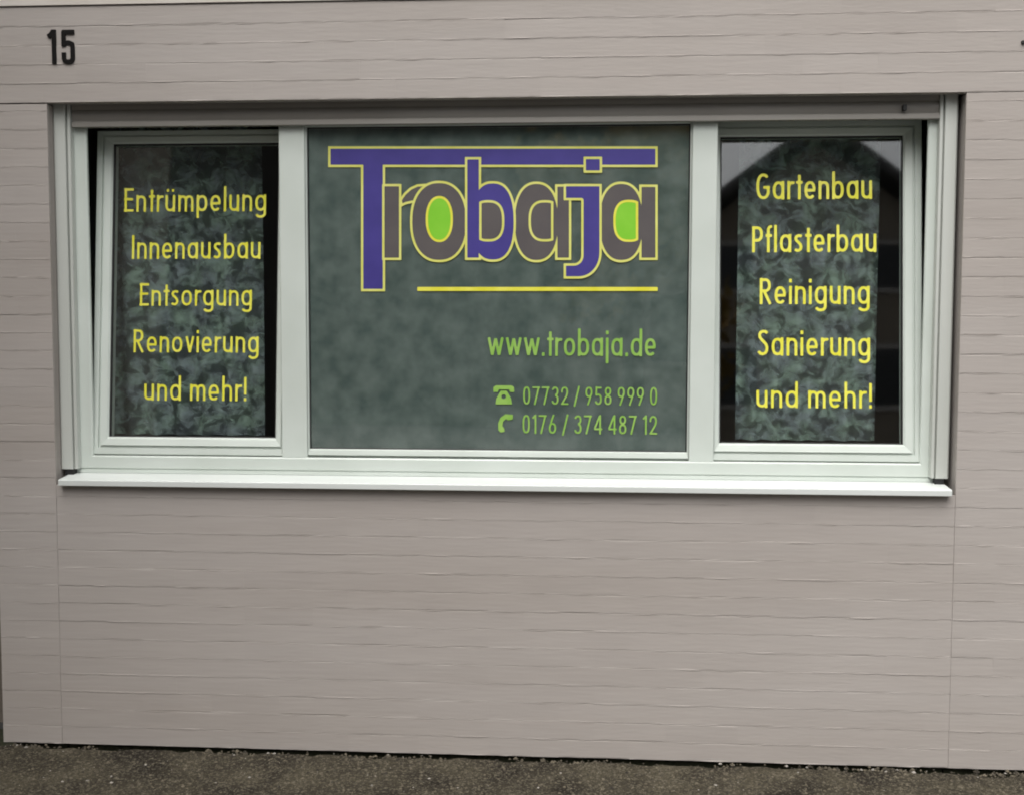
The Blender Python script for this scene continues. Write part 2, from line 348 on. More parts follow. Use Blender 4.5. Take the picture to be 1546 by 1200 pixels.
def arc(cx, cy, rx, ry, a0, a1, n=14, p=2.35):
    out = []
    for i in range(n + 1):
        a = rad(a0 + (a1 - a0)*i/n); c, s = math.cos(a), math.sin(a)
        out.append((cx + rx*math.copysign(abs(c)**(2/p), c), cy + ry*math.copysign(abs(s)**(2/p), s)))
    return out
H_ = 0.068
XH, ASC, DESC = 0.70, 1.05, -0.27
def glyphs():
    h = H_; G = {}
    def arch(x0, w, top=XH, ry=0.20): return arc(x0 + w/2, top - h - ry, w/2 - h, ry, 180, 0) 
    def bowl(x0, w): return arc(x0 + w/2, XH/2, w/2 - h, XH/2 - h, 0, 360, 28)
    w = 0.46
    n_ = [[(h, 0), (h, XH)], arch(0, w) + [(w - h, 0)]]
    G['n'] = (w, n_)
    G['h'] = (w, [[(h, 0), (h, ASC)], n_[1]])
    G['m'] = (0.70, [[(h, 0), (h, XH)], arch(0, 0.418) + [(0.418 - h, 0)], arch(0.282, 0.418) + [(0.70 - h, 0)]])
    u_ = [[(h, XH)] + arc(w/2, h + 0.20, w/2 - h, 0.20, 180, 360), [(w - h, 0), (w - h, XH)]]
    G['u'] = (w, u_)
    G['ü'] = (w, u_ + [[(0.12, 0.83), (0.12, 0.95)], [(w - 0.12, 0.83), (w - 0.12, 0.95)]])
    G['r'] = (0.31, [[(h, 0), (h, XH)], arc(0.24, XH - h - 0.22, 0.24 - h, 0.22, 180, 72, 8)])
    G['t'] = (0.27, [[(0.135, 0), (0.135, 0.93)], [(0, XH - 0.055), (0.27, XH - 0.055)]])
    w = 0.50
    G['o'] = (w, [bowl(0, w)])
    G['a'] = (w, [bowl(0, w), [(w - h, 0), (w - h, XH)]])
    G['d'] = (w, [bowl(0, w), [(w - h, 0), (w - h, ASC)]])
    G['b'] = (w, [bowl(0, w), [(h, 0), (h, ASC)]])
    G['p'] = (w, [bowl(0, w), [(h, DESC), (h, XH)]])
    G['g'] = (w, [bowl(0, w), [(w - h, XH), (w - h, -0.08)] + arc(w/2, -0.06, w/2 - h, 0.16, 0, -160, 10)])
    w = 0.48
    G['e'] = (w, [arc(w/2, XH/2, w/2 - h, XH/2 - h, 0, 318, 24), [(h*0.8, XH/2 - 0.01), (w - h*0.4, XH/2 - 0.01)]])
    G['s'] = (0.36, [[(0.315, 0.60), (0.26, 0.632), (0.18, 0.637), (0.10, 0.60), (0.07, 0.53), (0.10, 0.45), (0.18, 0.385), (0.26, 0.31),
                      (0.292, 0.22), (0.27, 0.125), (0.20, 0.07), (0.12, 0.068), (0.035, 0.115)]])
    G['l'] = (2*h, [[(h, 0), (h, ASC)]])
    G['i'] = (2*h, [[(h, 0), (h, XH)], [(h, 0.83), (h, 0.97)]])
    G['j'] = (2*h, [[(h, DESC), (h, XH)], [(h, 0.83), (h, 0.97)]])
    G['v'] = (0.44, [[(h, XH), (0.22, 0.03)], [(0.44 - h, XH), (0.22, 0.03)], [(0.165, 0.055), (0.275, 0.055)]])
    G['w'] = (0.72, [[(h, XH), (0.215, 0.03)], [(0.36, XH - 0.04), (0.215, 0.03)], [(0.36, XH - 0.04), (0.505, 0.03)], [(0.72 - h, XH), (0.505, 0.03)]])
    G['f'] = (0.28, [[(0.115, 0), (0.115, 0.86)] + arc(0.25, 0.84, 0.135, 0.15, 180, 85, 6), [(0, XH - 0.055), (0.27, XH - 0.055)]])
    G['E'] = (0.42, [[(h, 0), (h, 1)], [(0, 1 - 0.06), (0.42, 1 - 0.06)], [(0, 0.53), (0.39, 0.53)], [(0, 0.06), (0.42, 0.06)]])
    G['I'] = (2*h, [[(h, 0), (h, 1)]])
    G['P'] = (0.47, [[(h, 0), (h, 1)], [(h, 1 - 0.06), (0.22, 1 - 0.06)] + arc(0.22, 0.70, 0.25 - h, 0.24, 90, -90, 12) + [(h, 0.46)]])
    G['R'] = (0.50, [[(h, 0), (h, 1)], [(h, 1 - 0.06), (0.22, 1 - 0.06)] + arc(0.22, 0.725, 0.25 - h, 0.215, 90, -90, 12) + [(h, 0.51)], [(0.19, 0.50), (0.44, 0.0)]])
    G['G'] = (0.58, [arc(0.30, 0.5, 0.30 - h, 0.5 - h, 48, 330, 26) + [(0.50, 0.46)], [(0.30, 0.46), (0.575, 0.46)]])
    G['S'] = (0.46, [[(0.40, 0.86), (0.33, 0.925), (0.23, 0.935), (0.13, 0.90), (0.085, 0.81), (0.095, 0.71), (0.16, 0.62), (0.25, 0.54),
                      (0.345, 0.44), (0.385, 0.33), (0.375, 0.20), (0.31, 0.10), (0.21, 0.063), (0.11, 0.09), (0.04, 0.17)]])
    G['!'] = (2*h, [[(h, 0.27), (h, 1)], [(h, 0), (h, 0.135)]])
    G['.'] = (2*h, [[(h, 0), (h, 0.135)]])
    G['/'] = (0.34, [[(0.03, -0.08), (0.31, 1.02)]])
    w = 0.46; t = 1 - h
    G['0'] = (w, [arc(w/2, 0.5, w/2 - h, 0.5 - h, 0, 360, 26, 2.6)])
    G['1'] = (0.26, [[(0.26 - h, 0), (0.26 - h, 1)], [(0.02, 0.80), (0.20, 0.955)]])
    G['2'] = (w, [[(h, 0.70)] + arc(w/2, 0.70, w/2 - h, 0.30 - h, 180, -10, 12) + [(0.34, 0.48), (0.10, 0.09)], [(0.02, 0.06), (w, 0.06)]])
    G['3'] = (w, [arc(w/2, 0.735, w/2 - h - 0.01, 0.265 - h, 165, -90, 12), arc(w/2, 0.29, w/2 - h, 0.29 - h, 90, -165, 14)])
    G['4'] = (w + 0.03, [[(0.36, 0), (0.36, 1)], [(0.33, 0.95), (0.05, 0.30)], [(0.02, 0.27), (w + 0.03, 0.27)]])
    G['5'] = (w, [[(0.41, t), (0.11, t)], [(0.11, 1), (0.09, 0.54)], [(0.09, 0.58)] + arc(w/2 - 0.01, 0.32, w/2 - h, 0.32 - h, 120, -160, 16)])
    G['6'] = (w, [arc(w/2, 0.30, w/2 - h, 0.30 - h, 0, 360, 22), [(0.085, 0.36), (0.19, 0.72), (0.30, 1.0)]])
    G['7'] = (w, [[(0.0, t), (w, t)], [(w - 0.075, 0.95), (0.14, 0.0)]])
    G['8'] = (w, [arc(w/2, 0.75, w/2 - h - 0.02, 0.25 - h, 0, 360, 20), arc(w/2, 0.28, w/2 - h, 0.28 - h, 0, 360, 22)])
    G['9'] = (w, [arc(w/2, 0.70, w/2 - h, 0.30 - h, 0, 360, 22), [(w - 0.085, 0.64), (w - 0.19, 0.28), (w - 0.30, 0.0)]])
    return G
GL = glyphs()
GAP = {'default': 0.105}
def text_line(name, text, x0, x1, z, cap, y, mat, parent, space=0.26, cell=0.0021, weight=1.0, gap=0.105):
    pens, x = [], 0.0
    for ch in text:
        if ch == ' ':
            x += space; continue
        w, st = GL[ch]; pens.append((x, w, st)); x += w + (gap if ch not in 'rtfvw' else gap*0.65)
    x -= gap
    sx = (x1 - x0) / x; h = H_ * cap * weight
    vs, fs = [], []
    for px, w, st in pens:
        strokes = [[(x0 + (px + p[0])*sx, z + p[1]*cap) for p in s] for s in st]
        def fn(X, Z):
            d = np.full(X.shape, 1e9)
            for s in strokes: d = np.minimum(d, sd_stroke(s, h, X, Z))
            return d
        v, f = march(fn, x0 + px*sx - 0.004, x0 + (px + w)*sx + 0.008, z + (DESC - 0.08)*cap, z + 1.14*cap, cell)
        k = len(vs); vs += v; fs += [tuple(i + k for i in q) for q in f]
    return from_data(name, [(a, y, b) for a, b in vs], fs, mat, parent)

# ------------------------------------------------------------------ the ground
GZ = 0.0205
def jag(x):      # irregular front edge of the pavement beside the wall
    return -0.013 + 0.013*math.sin(7.3*x + 1) * math.sin(19*x) + 0.006*math.sin(53*x) + 0.003*math.sin(131*x) - (0.012*max(0.0, min(1.0, (x - 0.95)/0.35)))
vs, fs = [], []
N = 420
for i in range(N + 1):
    x = -6.0 + 12.0*i/N
    vs += [(x, -1.75, GZ), (x, -0.5, GZ), (x, jag(x) - 0.02, GZ + 0.001*math.sin(31*x)), (x, jag(x), GZ - 0.006), (x, jag(x) + 0.002, GZ - 0.05)]
for i in range(N):
    for k in range(4): fs.append((5*i + k, 5*i + 5 + k, 5*i + 6 + k, 5*i + 1 + k))
pav = from_data('pavement', vs, fs, M['asphalt']); tag(pav, kind='structure')
gr = from_data('ground', [(-150,-150,-0.16),(150,-150,-0.16),(150,150,-0.16),(-150,150,-0.16)], [(0,1,2,3)], M['road']); tag(gr, kind='structure')
soil = from_data('ground_joint', [(-6,-0.30,-0.03),(6,-0.30,-0.03),(6,0.28,-0.03),(-6,0.28,-0.03)], [(0,1,2,3)], M['moss']); tag(soil, kind='structure')
road = from_data('road', [(-60,-9,-0.125),(60,-9,-0.125),(60,-1.8,-0.125),(-60,-1.8,-0.125)], [(0,1,2,3)], M['road']); tag(road, kind='structure')
kb = MB()
for i in range(12): kb.box(-6 + i + 0.004, -5 + i - 0.004, -1.90, -1.752, -0.2, GZ - 0.002)
k = kb.build('kerb', M['kerb'], bevel=0.012); tag(k, kind='structure')
fp = box('far_pavement', -30, 30, -13.2, -9.0, -0.2, 0.0, M['kerb']); tag(fp, kind='structure')

# loose grit on the pavement
def stone_shape(r, bm_v, bm_f, c, flat=0.55):
    k = len(bm_v)
    a = random.random()*6.28; ca, sa = math.cos(a), math.sin(a)
    for p in ((1,0,0),(0,1,0),(-1,0,0),(0,-1,0),(0,0,1),(0,0,-1)):
        q = [p[0]*r*random.uniform(.7,1.25), p[1]*r*random.uniform(.7,1.2), p[2]*r*flat*random.uniform(.7,1.2)]
        bm_v.append((c[0] + q[0]*ca - q[1]*sa, c[1] + q[0]*sa + q[1]*ca, c[2] + q[2]))
    for f in ((0,1,4),(1,2,4),(2,3,4),(3,0,4),(1,0,5),(2,1,5),(3,2,5),(0,3,5)): bm_f.append(tuple(i + k for i in f))
def scatter(name, n, rmin, rmax, x0, x1, y0, y1, mat, label, cat, edge=False, z=GZ):
    v, f = [], []
    for i in range(n):
        x = random.uniform(x0, x1)
        y = random.uniform(y0, y1)
        if edge: y = jag(x) - abs(random.gauss(0, 0.02)) + 0.012
        r = rmin + (rmax - rmin)*random.random()**2.5
        stone_shape(r, v, f, (x, y, z + r*0.12))
    o = from_data(name, v, f, mat); tag(o, label, cat, kind='stuff')
    return o
scatter('grit', 12000, 0.0025, 0.0080, -2.4, 1.9, -0.75, -0.02, M['stone'], 'fine brown grit strewn over the pavement at the wall foot', 'grit')
scatter('paint_crumbs', 110, 0.0025, 0.0075, -2.3, 1.9, -0.5, -0.02, M['flake'], 'pale crumbs scattered on the dark pavement', 'crumbs')
cl = [(random.uniform(-2.15, 1.75), random.uniform(0.02, 0.10)) for _ in range(26)] + [(random.uniform(0.95, 1.65), random.uniform(0.03, 0.08)) for _ in range(10)] + [(-2.08, 0.04), (-2.02, 0.05)]
def clustered():
    c = random.choice(cl); return max(-2.2, min(1.9, random.gauss(c[0], c[1])))
v, f = [], []
for i in range(300):
    x = clustered()
    stone_shape(0.003 + 0.010*random.random()**2, v, f, (x, random.uniform(jag(x) - 0.014, 0.004), GZ - 0.002 + random.uniform(-0.008, 0.004)), 0.9)
tag(from_data('edge_debris', v, f, M['stone']), 'dark crumbling debris in the gap below the painted bricks', 'debris', kind='stuff')
v, f = [], []
for i in range(34):
    x = clustered()
    stone_shape(0.0022 + 0.008*random.random()**2.2, v, f, (x, random.uniform(jag(x) - 0.02, -0.003), GZ + random.uniform(-0.002, 0.005)), 0.7)
tag(from_data('flake_debris', v, f, M['flake']), 'pale paint flakes fallen along the foot of the wall', 'flakes', kind='stuff')

# ------------------------------------------------------------------ painted brick wall
PITCH_Z, BL = 0.0648, 0.250
def brick_mesh(k):
    """brick of unit length (scaled to size) with worn, slightly proud or chipped upper and lower arrises"""
    seg = 8; hgt = PITCH_Z - 0.0002; dep = 0.012; lip = 0.0042
    ch = random.uniform(0.0005, 0.0012)
    def wave():
        v = random.gauss(0, 0.0006); out = []
        for i in range(seg + 1):
            v = 0.62*v + random.gauss(0, 0.00050); out.append(max(-0.0016, min(0.0012, v)))
        out[0] *= 0.4; out[-1] *= 0.4
        return out
    lo, hi = wave(), wave()
    vs, fs = [], []
    for i in range(seg + 1):
        x = i/seg
        vs += [(x, dep, 0), (x, ch + lo[i], 0), (x, lo[i], ch*0.7), (x, 0, lip), (x, 0, hgt - lip), (x, hi[i], hgt - ch*0.7), (x, ch + hi[i], hgt), (x, dep, hgt)]
    for i in range(seg):
        for q in range(7): fs.append((8*i + q, 8*i + 8 + q, 8*i + 9 + q, 8*i + 1 + q))
    fs += [(0, 1, 2, 3, 4, 5, 6, 7), tuple(8*seg + q for q in (7, 6, 5, 4, 3, 2, 1, 0))]
    me = bpy.data.meshes.new('brick'); me.from_pydata(vs, [], fs); me.update(); me.materials.append(M['paint'])
    return me
BRICKS = [brick_mesh(k) for k in range(24)]
def lay(parent, x0, x1, z0, z1, zbase, y=0.0, bond=0.0, pitch=PITCH_Z):
    n = int(round((zbase - z0) / pitch)); z = zbase - n*pitch; row = n % 2
    while z < z0 - 1e-4: z += pitch; row ^= 1
    while z < z1 - 0.012:
        top = min(z + pitch, z1)
        cuts = [x0]; x = x0 - (bond if row else bond + BL/2) % BL + BL
        while x < x1 - 0.055:
            if x > x0 + 0.055: cuts.append(x)
            x += BL
        cuts.append(x1)
        cy_, ct_ = random.gauss(0, 0.0004), random.gauss(0, 0.4)
        for a, b in zip(cuts, cuts[1:]):
            o = bpy.data.objects.new('brick', random.choice(BRICKS)); C.objects.link(o); o.parent = parent
            cy_ = 0.8*cy_ + random.gauss(0, 0.00015); ct_ = 0.3*ct_ + random.gauss(0, 0.42)
            dy = cy_ - (random.uniform(0.0002, 0.0006) if random.random() < 0.03 else 0.0) + 0.033*math.sin(rad(max(-2.2, min(2.2, ct_))))*0.85
            o.location = (a, y + dy, z + 0.0001)
            o.scale = (b - a, 1, (top - z) / PITCH_Z)
            o.rotation_euler = (rad(max(-2.2, min(2.2, ct_))), rad(random.gauss(0, 0.04)), rad(random.gauss(0, 0.04)))
        z += pitch; row ^= 1
XL, XR = -1.900, 1.250
XS0, XS1 = -1.9013, 1.2513
ZL = 2.323
ZB = 0.027
BACK = 0.0030
# left pier
e = empty('brick_pier', (-2.0, 0, 0)); tag(e, 'narrow taupe painted brick pier left of the window, ending at the left edge', 'wall', 'brick piers')
box('mortar_core', -0.118, 0.097, BACK, 0.32, ZB, ZL - 0.004, M['core'], e)
box('footing', -0.10, 0.10, 0.035, 0.30, -0.18, ZB - 0.001, M['moss'], e)
lay(e, -0.120, 0.100, ZB, ZL - 0.004, ZB, bond=0.03)
# right pier
e = empty('brick_pier', (1.25, 0, 0)); tag(e, 'wide taupe painted brick pier right of the window, running out of the picture', 'wall', 'brick piers')
box('mortar_core', 0.003, 0.95, BACK, 0.32, ZB, ZL - 0.0015, M['core'], e)
box('footing', -0.004, 0.95, 0.035, 0.30, -0.18, ZB - 0.001, M['moss'], e)
lay(e, 0.0, 0.95, ZB, ZL - 0.0012, ZB, bond=0.11)
# panel below the sill
e = empty('brick_wall', (-0.32, 0, 0)); tag(e, 'taupe painted brick wall filling the space between sill and pavement', 'wall')
box('mortar_core', XS0 + 0.002 + 0.32, XS1 - 0.002 + 0.32, BACK + 0.001, 0.32, ZB, 0.974, M['core'], e)
box('footing', XS0 + 0.33, XS1 + 0.31, 0.035, 0.30, -0.18, ZB - 0.001, M['moss'], e)
lay(e, XS0 + 0.002 + 0.32, XS1 - 0.002 + 0.32, ZB, 0.975, ZB, y=0.001, bond=0.07)
# brick band over the window
e = empty('brick_lintel', (-0.32, 0, ZL)); tag(e, 'taupe painted brick band above the window carrying the number', 'wall')
box('mortar_core', -1.798, 2.52, BACK - 0.001, 0.042, 0.001, 0.331, M['core'], e)
box('lintel_beam', -1.798, 2.52, 0.16, 0.33, 0.0, 0.331, M['core'], e)
lay(e, -1.80, 2.52, 0.0, 0.331, 0.0, y=-0.001, bond=0.17, pitch=0.0655)
# small drill hole with rusty anchor in the band
an = MB()
for a in range(10):
    t0, t1 = a*math.tau/10, (a+1)*math.tau/10
    an.add([(0.006*math.cos(t0), -0.006, 0.006*math.sin(t0)), (0.006*math.cos(t1), -0.006, 0.006*math.sin(t1)),
            (0.0075*math.cos(t1), 0.004, 0.0075*math.sin(t1)), (0.0075*math.cos(t0), 0.004, 0.0075*math.sin(t0)), (0, -0.0065, 0)], [(1,0,3,2), (0,1,4)])
tag(an.build('wall_anchor', M['black'], loc=(1.426, -0.003, 2.482)), 'small dark anchor in the brick band at the upper right edge', 'anchor')
# plastered storey above
uw = MB(); uw.box(-2.12, 2.20, -0.006, 0.33, 2.6565, 5.8)
tag(uw.build('plaster_wall', M['plaster']), 'pale plaster wall edge above the painted brick band', 'wall')
# recessed wall beyond the left pier
en = empty('entrance_niche', (-2.5, 0.4, 0)); tag(en, 'dark recessed entrance at the lower left picture edge, with an added unseen shading wall', 'entrance')
box('back_wall', -0.25, 0.375, 0.30, 0.45, -0.18, 5.8, M['housewall'], en)
box('shading_wing', -0.50, -0.26, -3.30, 0.45, -0.18, 5.8, M['housewall'], en)  # unseen wing, added to screen sky and sun from the left end
# dim room behind the window
rm = MB()
x0, x1, y0, y1, z0, z1 = -2.06, 2.1, 0.335, 3.6, 0.1, 2.75
rm.add([(x0,y0,z0),(x1,y0,z0),(x1,y1,z0),(x0,y1,z0),(x0,y0,z1),(x1,y0,z1),(x1,y1,z1),(x0,y1,z1)],
       [(0,1,2,3),(7,6,5,4),(3,2,6,7),(0,3,7,4),(1,5,6,2)])
room = rm.build('room_walls', M['room']); tag(room, kind='structure')
pb = MB(); pb.box(-1.899, 1.249, 0.20, 0.335, 0.90, 1.04)
tag(pb.build('inner_sill', M['room']), kind='structure')

# ------------------------------------------------------------------ house number 15
hn = empty('house_number', (-1.84, -0.004, 2.455)); tag(hn, 'black raised house number 15 on the brick band at upper left', 'number')
def digit(strokes, h):
    K = 0.00232
    st = [[((p[0] - 95)*K, (96 - p[1])*K) for p in s] for s in strokes]
    def fn(X, Z):
        d = np.full(X.shape, 1e9)
        for s in st: d = np.minimum(d, sd_stroke(s, h*K, X, Z))
        return d
    v, f = march(fn, -0.062, 0.062, -0.01, 0.135, 0.0016, merge=False)
    me = bpy.data.meshes.new('digit'); bm = bmesh.new()
    bv = [bm.verts.new((a, 0, b)) for a, b in v]
    for q in f:
        try: bm.faces.new([bv[i] for i in q])
        except ValueError: pass
    bmesh.ops.remove_doubles(bm, verts=bm.verts, dist=1e-5)
    bmesh.ops.dissolve_limit(bm, angle_limit=0.001, verts=bm.verts, edges=bm.edges)
    r = bmesh.ops.extrude_face_region(bm, geom=list(bm.faces))
    bmesh.ops.translate(bm, verts=[g for g in r['geom'] if isinstance(g, bmesh.types.BMVert)], vec=(0, -0.005, 0))
    bmesh.ops.recalc_face_normals(bm, faces=bm.faces); bm.to_mesh(me); bm.free()
    return link_mesh('digit', me, M['numeral'], hn, (0, 0.0035, 0))
digit([[(83.3, 45), (83.3, 96)], [(74.5, 55.5), (80, 51), (82, 47)], [(78, 53), (83, 53)]], 3.3)
digit([[(115, 49), (98.3, 49), (98.3, 70.5)], [(98.3, 67), (102, 64.8), (107, 64.8), (111, 66.5), (112, 70), (112, 88), (110.5, 91.5), (107, 92.9),
       (103, 92.9), (99.5, 91.5), (98.3, 88), (98.3, 79)]], 3.3)

# ------------------------------------------------------------------ the window
FY = 0.080                      # face of the fixed frame
win = empty('window', (-0.33, FY, 1.016)); tag(win, 'white three-part shop window with yellow lettering and tilted side sashes', 'window')
def W(o):                       # parts are built in world coordinates and moved under the window
    o.location = Vector(o.location) - win.location
    return o
FX0, FX1, FZ0, FZ1 = -1.870, 1.215, 1.010, 2.300
IX0, IX1, IZ0, IZ1 = -1.797, 1.152, 1.073, 2.252
W(ring('frame', (FX0, FX1, FZ0, FZ1), (IX0, IX1, IZ0, IZ1),
       [(0, 0.16), (0, FY), (0.18, FY), (0.20, FY + 0.004), (0.26, FY + 0.004), (0.28, FY), (0.92, FY), (1.0, FY + 0.003), (1.0, 0.094), (0.55, 0.094), (0.55, 0.16)], M['pvc'], win))
def mullion(xa, xb):
    c = 0.003
    pts = [(xa, 0.16), (xa, FY + c + 0.0015), (xa + c, FY + 0.0015), (xb - c, FY + 0.0015), (xb, FY + c + 0.0015), (xb, 0.16)]
    W(extrude_profile('mullion', pts, 'z', IZ0 - 0.0006, IZ1 + 0.0006, M['pvc'], win))
mullion(-1.098, -1.005)
mullion(0.356, 0.443)
# sill
pts = [(-0.030, 0.977), (-0.030, 0.9985), (-0.027, 1.0015), (0.086, 1.0145), (0.086, 0.977), (-0.020, 0.977), (-0.020, 0.980), (-0.026, 0.980)]
W(extrude_profile('window_sill', [(-0.030, 0.977), (-0.030, 0.9955), (-0.027, 0.9985), (0.20, 1.0205), (0.20, 0.983), (-0.014, 0.9765)], 'x', -1.878, 1.229, M['sill'], win, bevel=0.0012))
# fixed middle pane
CX0, CX1, CZ0, CZ1 = -1.0045, 0.3555, 1.0735, 2.2515
GYC = 0.104
W(ring('glazing_bead', (CX0, CX1, CZ0, CZ1), (-0.999, 0.350, 1.103, 2.246),
       [(0.0, 0.15), (0.0, 0.098), (0.28, 0.098), (0.30, 0.086), (0.9, 0.089), (1.0, 0.096), (1.0, 0.15)], M['pvc'], win))
W(ring('gasket', (-0.9985, 0.3495, 1.1035, 2.2455), (-0.9955, 0.3465, 1.1065, 2.2425), [(0, 0.112), (0, 0.099), (1, 0.102), (1, 0.112)], M['black'], win))
cp = W(box('pane', -0.998, 0.349, GYC, GYC + 0.002, 1.104, 2.245, M['glass'], win))
W(box('privacy_film', -0.9975, 0.3485, GYC + 0.0024, GYC + 0.0034, 1.1045, 2.2445, M['blind'], win))
# decals on the middle pane, laid out on a sheet in units of the printed artwork
def sheet(px, py):
    a, b = px - 744, py - 430
    return (-0.33784 + 0.00235549*a + 2.14699e-06*b + 8.86735e-08*a*b - 9.32008e-08*a*a,
            1.68954 - 5.43629e-07*a - 0.00233873*b + 9.25166e-08*a*b)
def decal(name, fn, x0, x1, y0, y1, layer, mat, cell=1.0):
    v, f = march(lambda X, Y: fn(X, Y), x0 - 2, x1 + 2, y0 - 2, y1 + 2, cell)
    pts = []
    for p in v:
        q = sheet(*p); pts.append((q[0], GYC - 0.0006 - 0.00018*layer, q[1]))
    o = from_data(name, pts, [q[::-1] for q in f], mat, cp)
    o.location = -win.location                      # pane itself sits at -win.location already
    o.location = (0, 0, 0)
    return o
def rect(x0, x1, y0, y1): return lambda X, Y: np.maximum(np.maximum(x0 - X, X - x1), np.maximum(y0 - Y, Y - y1))
def ell(cx, cy, rx, ry, p=2.25):
    pts = arc(cx, cy, rx, ry, 0, 360, 60, p)[:-1]
    return lambda X, Y: sd_poly(pts, X, Y)
def union(*fs_): return lambda X, Y: np.minimum.reduce([g(X, Y) for g in fs_])
def cut(a, b): return lambda X, Y: np.maximum(a(X, Y), -b(X, Y))
def both(a, b): return lambda X, Y: np.maximum(a(X, Y), b(X, Y))
OW = 3.6
def logo_letter(fn, bbox, layer, fill, line='pale'):
    decal('logo_fill', lambda X, Y: fn(X, Y) + OW*0.98, *bbox, layer, M[fill])
    decal('logo_outline', lambda X, Y: np.maximum(fn(X, Y), -fn(X, Y) - OW), *bbox, layer, M[line], cell=0.9)
T = union(rect(495.5, 993, 222.5, 253.5), rect(545, 581.5, 222.5, 439.5))
rarm = [(603, 302), (610, 292), (619, 284), (630, 279), (646, 278), (646, 306), (634, 306), (622, 307), (613, 309), (605, 313)]
r_ = union(rect(577, 606, 278.5, 392.5), lambda X, Y: sd_poly(rarm, X, Y))
o_ = ell(663, 334.8, 44, 61)
b_ = union(rect(702, 726.5, 238.5, 392.5), ell(744, 334.8, 35, 60.5, 2.4))
a1 = union(ell(810, 335.5, 36, 60.5, 2.3), rect(838, 862.5, 279, 392.5))
def counter_a(x0, x1): return union(both(ell(x1 - 4, 333.5, x1 - 4 - x0, 31, 2.6), rect(x0 - 5, x1, 290, 370)))
jst = [(851, 278.5), (908.5, 278.5)] + arc(873, 380, 35.5, 40.5, 0, 90, 14, 2.1) + [(851, 420.5), (851, 397.5)] + arc(866, 385, 11.5, 12.5, 90, 0, 8, 2.1) + [(877.5, 303), (851, 303)]
j_ = lambda X, Y: sd_poly(jst, X, Y)
a2 = union(ell(938, 335.5, 36, 60.5, 2.3), rect(965, 993, 279.5, 392.5))
logo_letter(T, (494, 995, 221, 441), 0, 'blue')
logo_letter(r_, (575, 645, 268, 394), 1, 'taupe')
logo_letter(a1, (772, 864, 273, 398), 2, 'taupe')
logo_letter(o_, (617, 709, 272, 398), 3, 'taupe')
logo_letter(ell(663.3, 331, 20.6, 34.5, 2.2), (640, 686, 295, 367), 4, 'green', 'yellow')
logo_letter(a2, (900, 995, 273, 398), 3, 'taupe')
ca2 = both(ell(950, 333.7, 24, 31.5, 2.6), rect(925, 963.5, 300, 367))
logo_letter(ca2, (924, 965, 300, 367), 4, 'green', 'yellow')
logo_letter(b_, (700, 781, 237, 397), 5, 'blue')
cb = both(ell(737, 333.7, 24.5, 31, 2.6), rect(723.5, 763, 300, 367))
logo_letter(cb, (722, 764, 300, 367), 6, 'taupe')
ca1 = both(ell(823, 333.7, 25, 31, 2.6), rect(796, 835.5, 300, 367))
logo_letter(ca1, (796, 837, 300, 367), 5, 'taupe')
logo_letter(j_, (850, 910, 277, 422), 6, 'blue')
logo_letter(rect(881, 909, 238, 262), (880, 910, 237, 263), 6, 'blue')
decal('logo_underline', rect(630, 993, 433, 439), 629, 994, 432, 440, 1, M['yellow'])
yL = GYC - 0.0008
text_line('web_address', 'www.trobaja.de', -0.357, 0.239, 1.4395, 0.0925, yL, M['text'], cp, gap=0.10, weight=0.74)
text_line('phone_number', '07732 / 958 999 0', -0.230, 0.246, 1.2665, 0.0660, yL, M['text'], cp, gap=0.115, cell=0.0016, weight=0.64, space=0.22)
text_line('phone_number', '0176 / 374 487 12', -0.232, 0.246, 1.1635, 0.0685, yL, M['text'], cp, gap=0.115, cell=0.0016, weight=0.64, space=0.22)
# telephone pictograms
tel = union(lambda X, Y: sd_poly([(745, 584.5), (749, 582), (772, 582), (776, 584.5), (776.5, 592), (770, 592), (768.5, 588), (753, 588), (751.5, 592), (745, 592)], X, Y),
            cut(lambda X, Y: sd_poly([(756, 590), (765, 590), (771.5, 601.5), (773, 610.5), (748, 610.5), (749.5, 601.5)], X, Y), ell(760.5, 599, 3.4, 3.4)))
decal('telephone_symbol', tel, 743, 778, 580, 612, 1, M['text'], cell=0.7)
hs = [(774.5, 626.5), (763, 625.5), (755.5, 631), (752, 640), (752.5, 650), (756, 653.5), (762, 652), (761, 646.5), (758.5, 644), (759.5, 637), (764, 632.5), (767, 635), (774, 633.5)]
decal('handset_symbol', lambda X, Y: sd_poly(hs, X, Y), 750, 777, 624, 655, 1, M['text'], cell=0.7)

# tilted side sashes
TILT = rad(5.0)
def sash(outer, inner, lines, weight):
    prof = [(0, 0.052), (0, -0.010), (0.05, -0.0125), (0.38, -0.0125), (0.39, -0.004), (0.52, -0.004), (0.53, -0.0125), (0.90, -0.008), (1.0, -0.001), (1.0, 0.045)]
    o = ring('sash', outer, inner, prof, M['pvc'], win)
    o.location = Vector((0, 0.103, 1.075)) - win.location
    o.rotation_euler = (-TILT, 0, 0)
    i0, i1, j0, j1 = inner
    ring('gasket', (i0 + .0005, i1 - .0005, j0 + .0005, j1 - .0005), (i0 + 0.0045, i1 - 0.0045, j0 + 0.0045, j1 - 0.0045), [(0, 0.012), (0, -0.0005), (1, 0.0025), (1, 0.012)], M['black'], o)
    box('pane', i0 + 0.001, i1 - 0.001, 0.0035, 0.0095, j0 + 0.001, j1 - 0.001, M['glass'], o)
    for txt, x0, x1, z, cap in lines:
        text_line('lettering', txt, x0, x1, z, cap, 0.0027, M['yellow'], o, weight=weight)
    return o
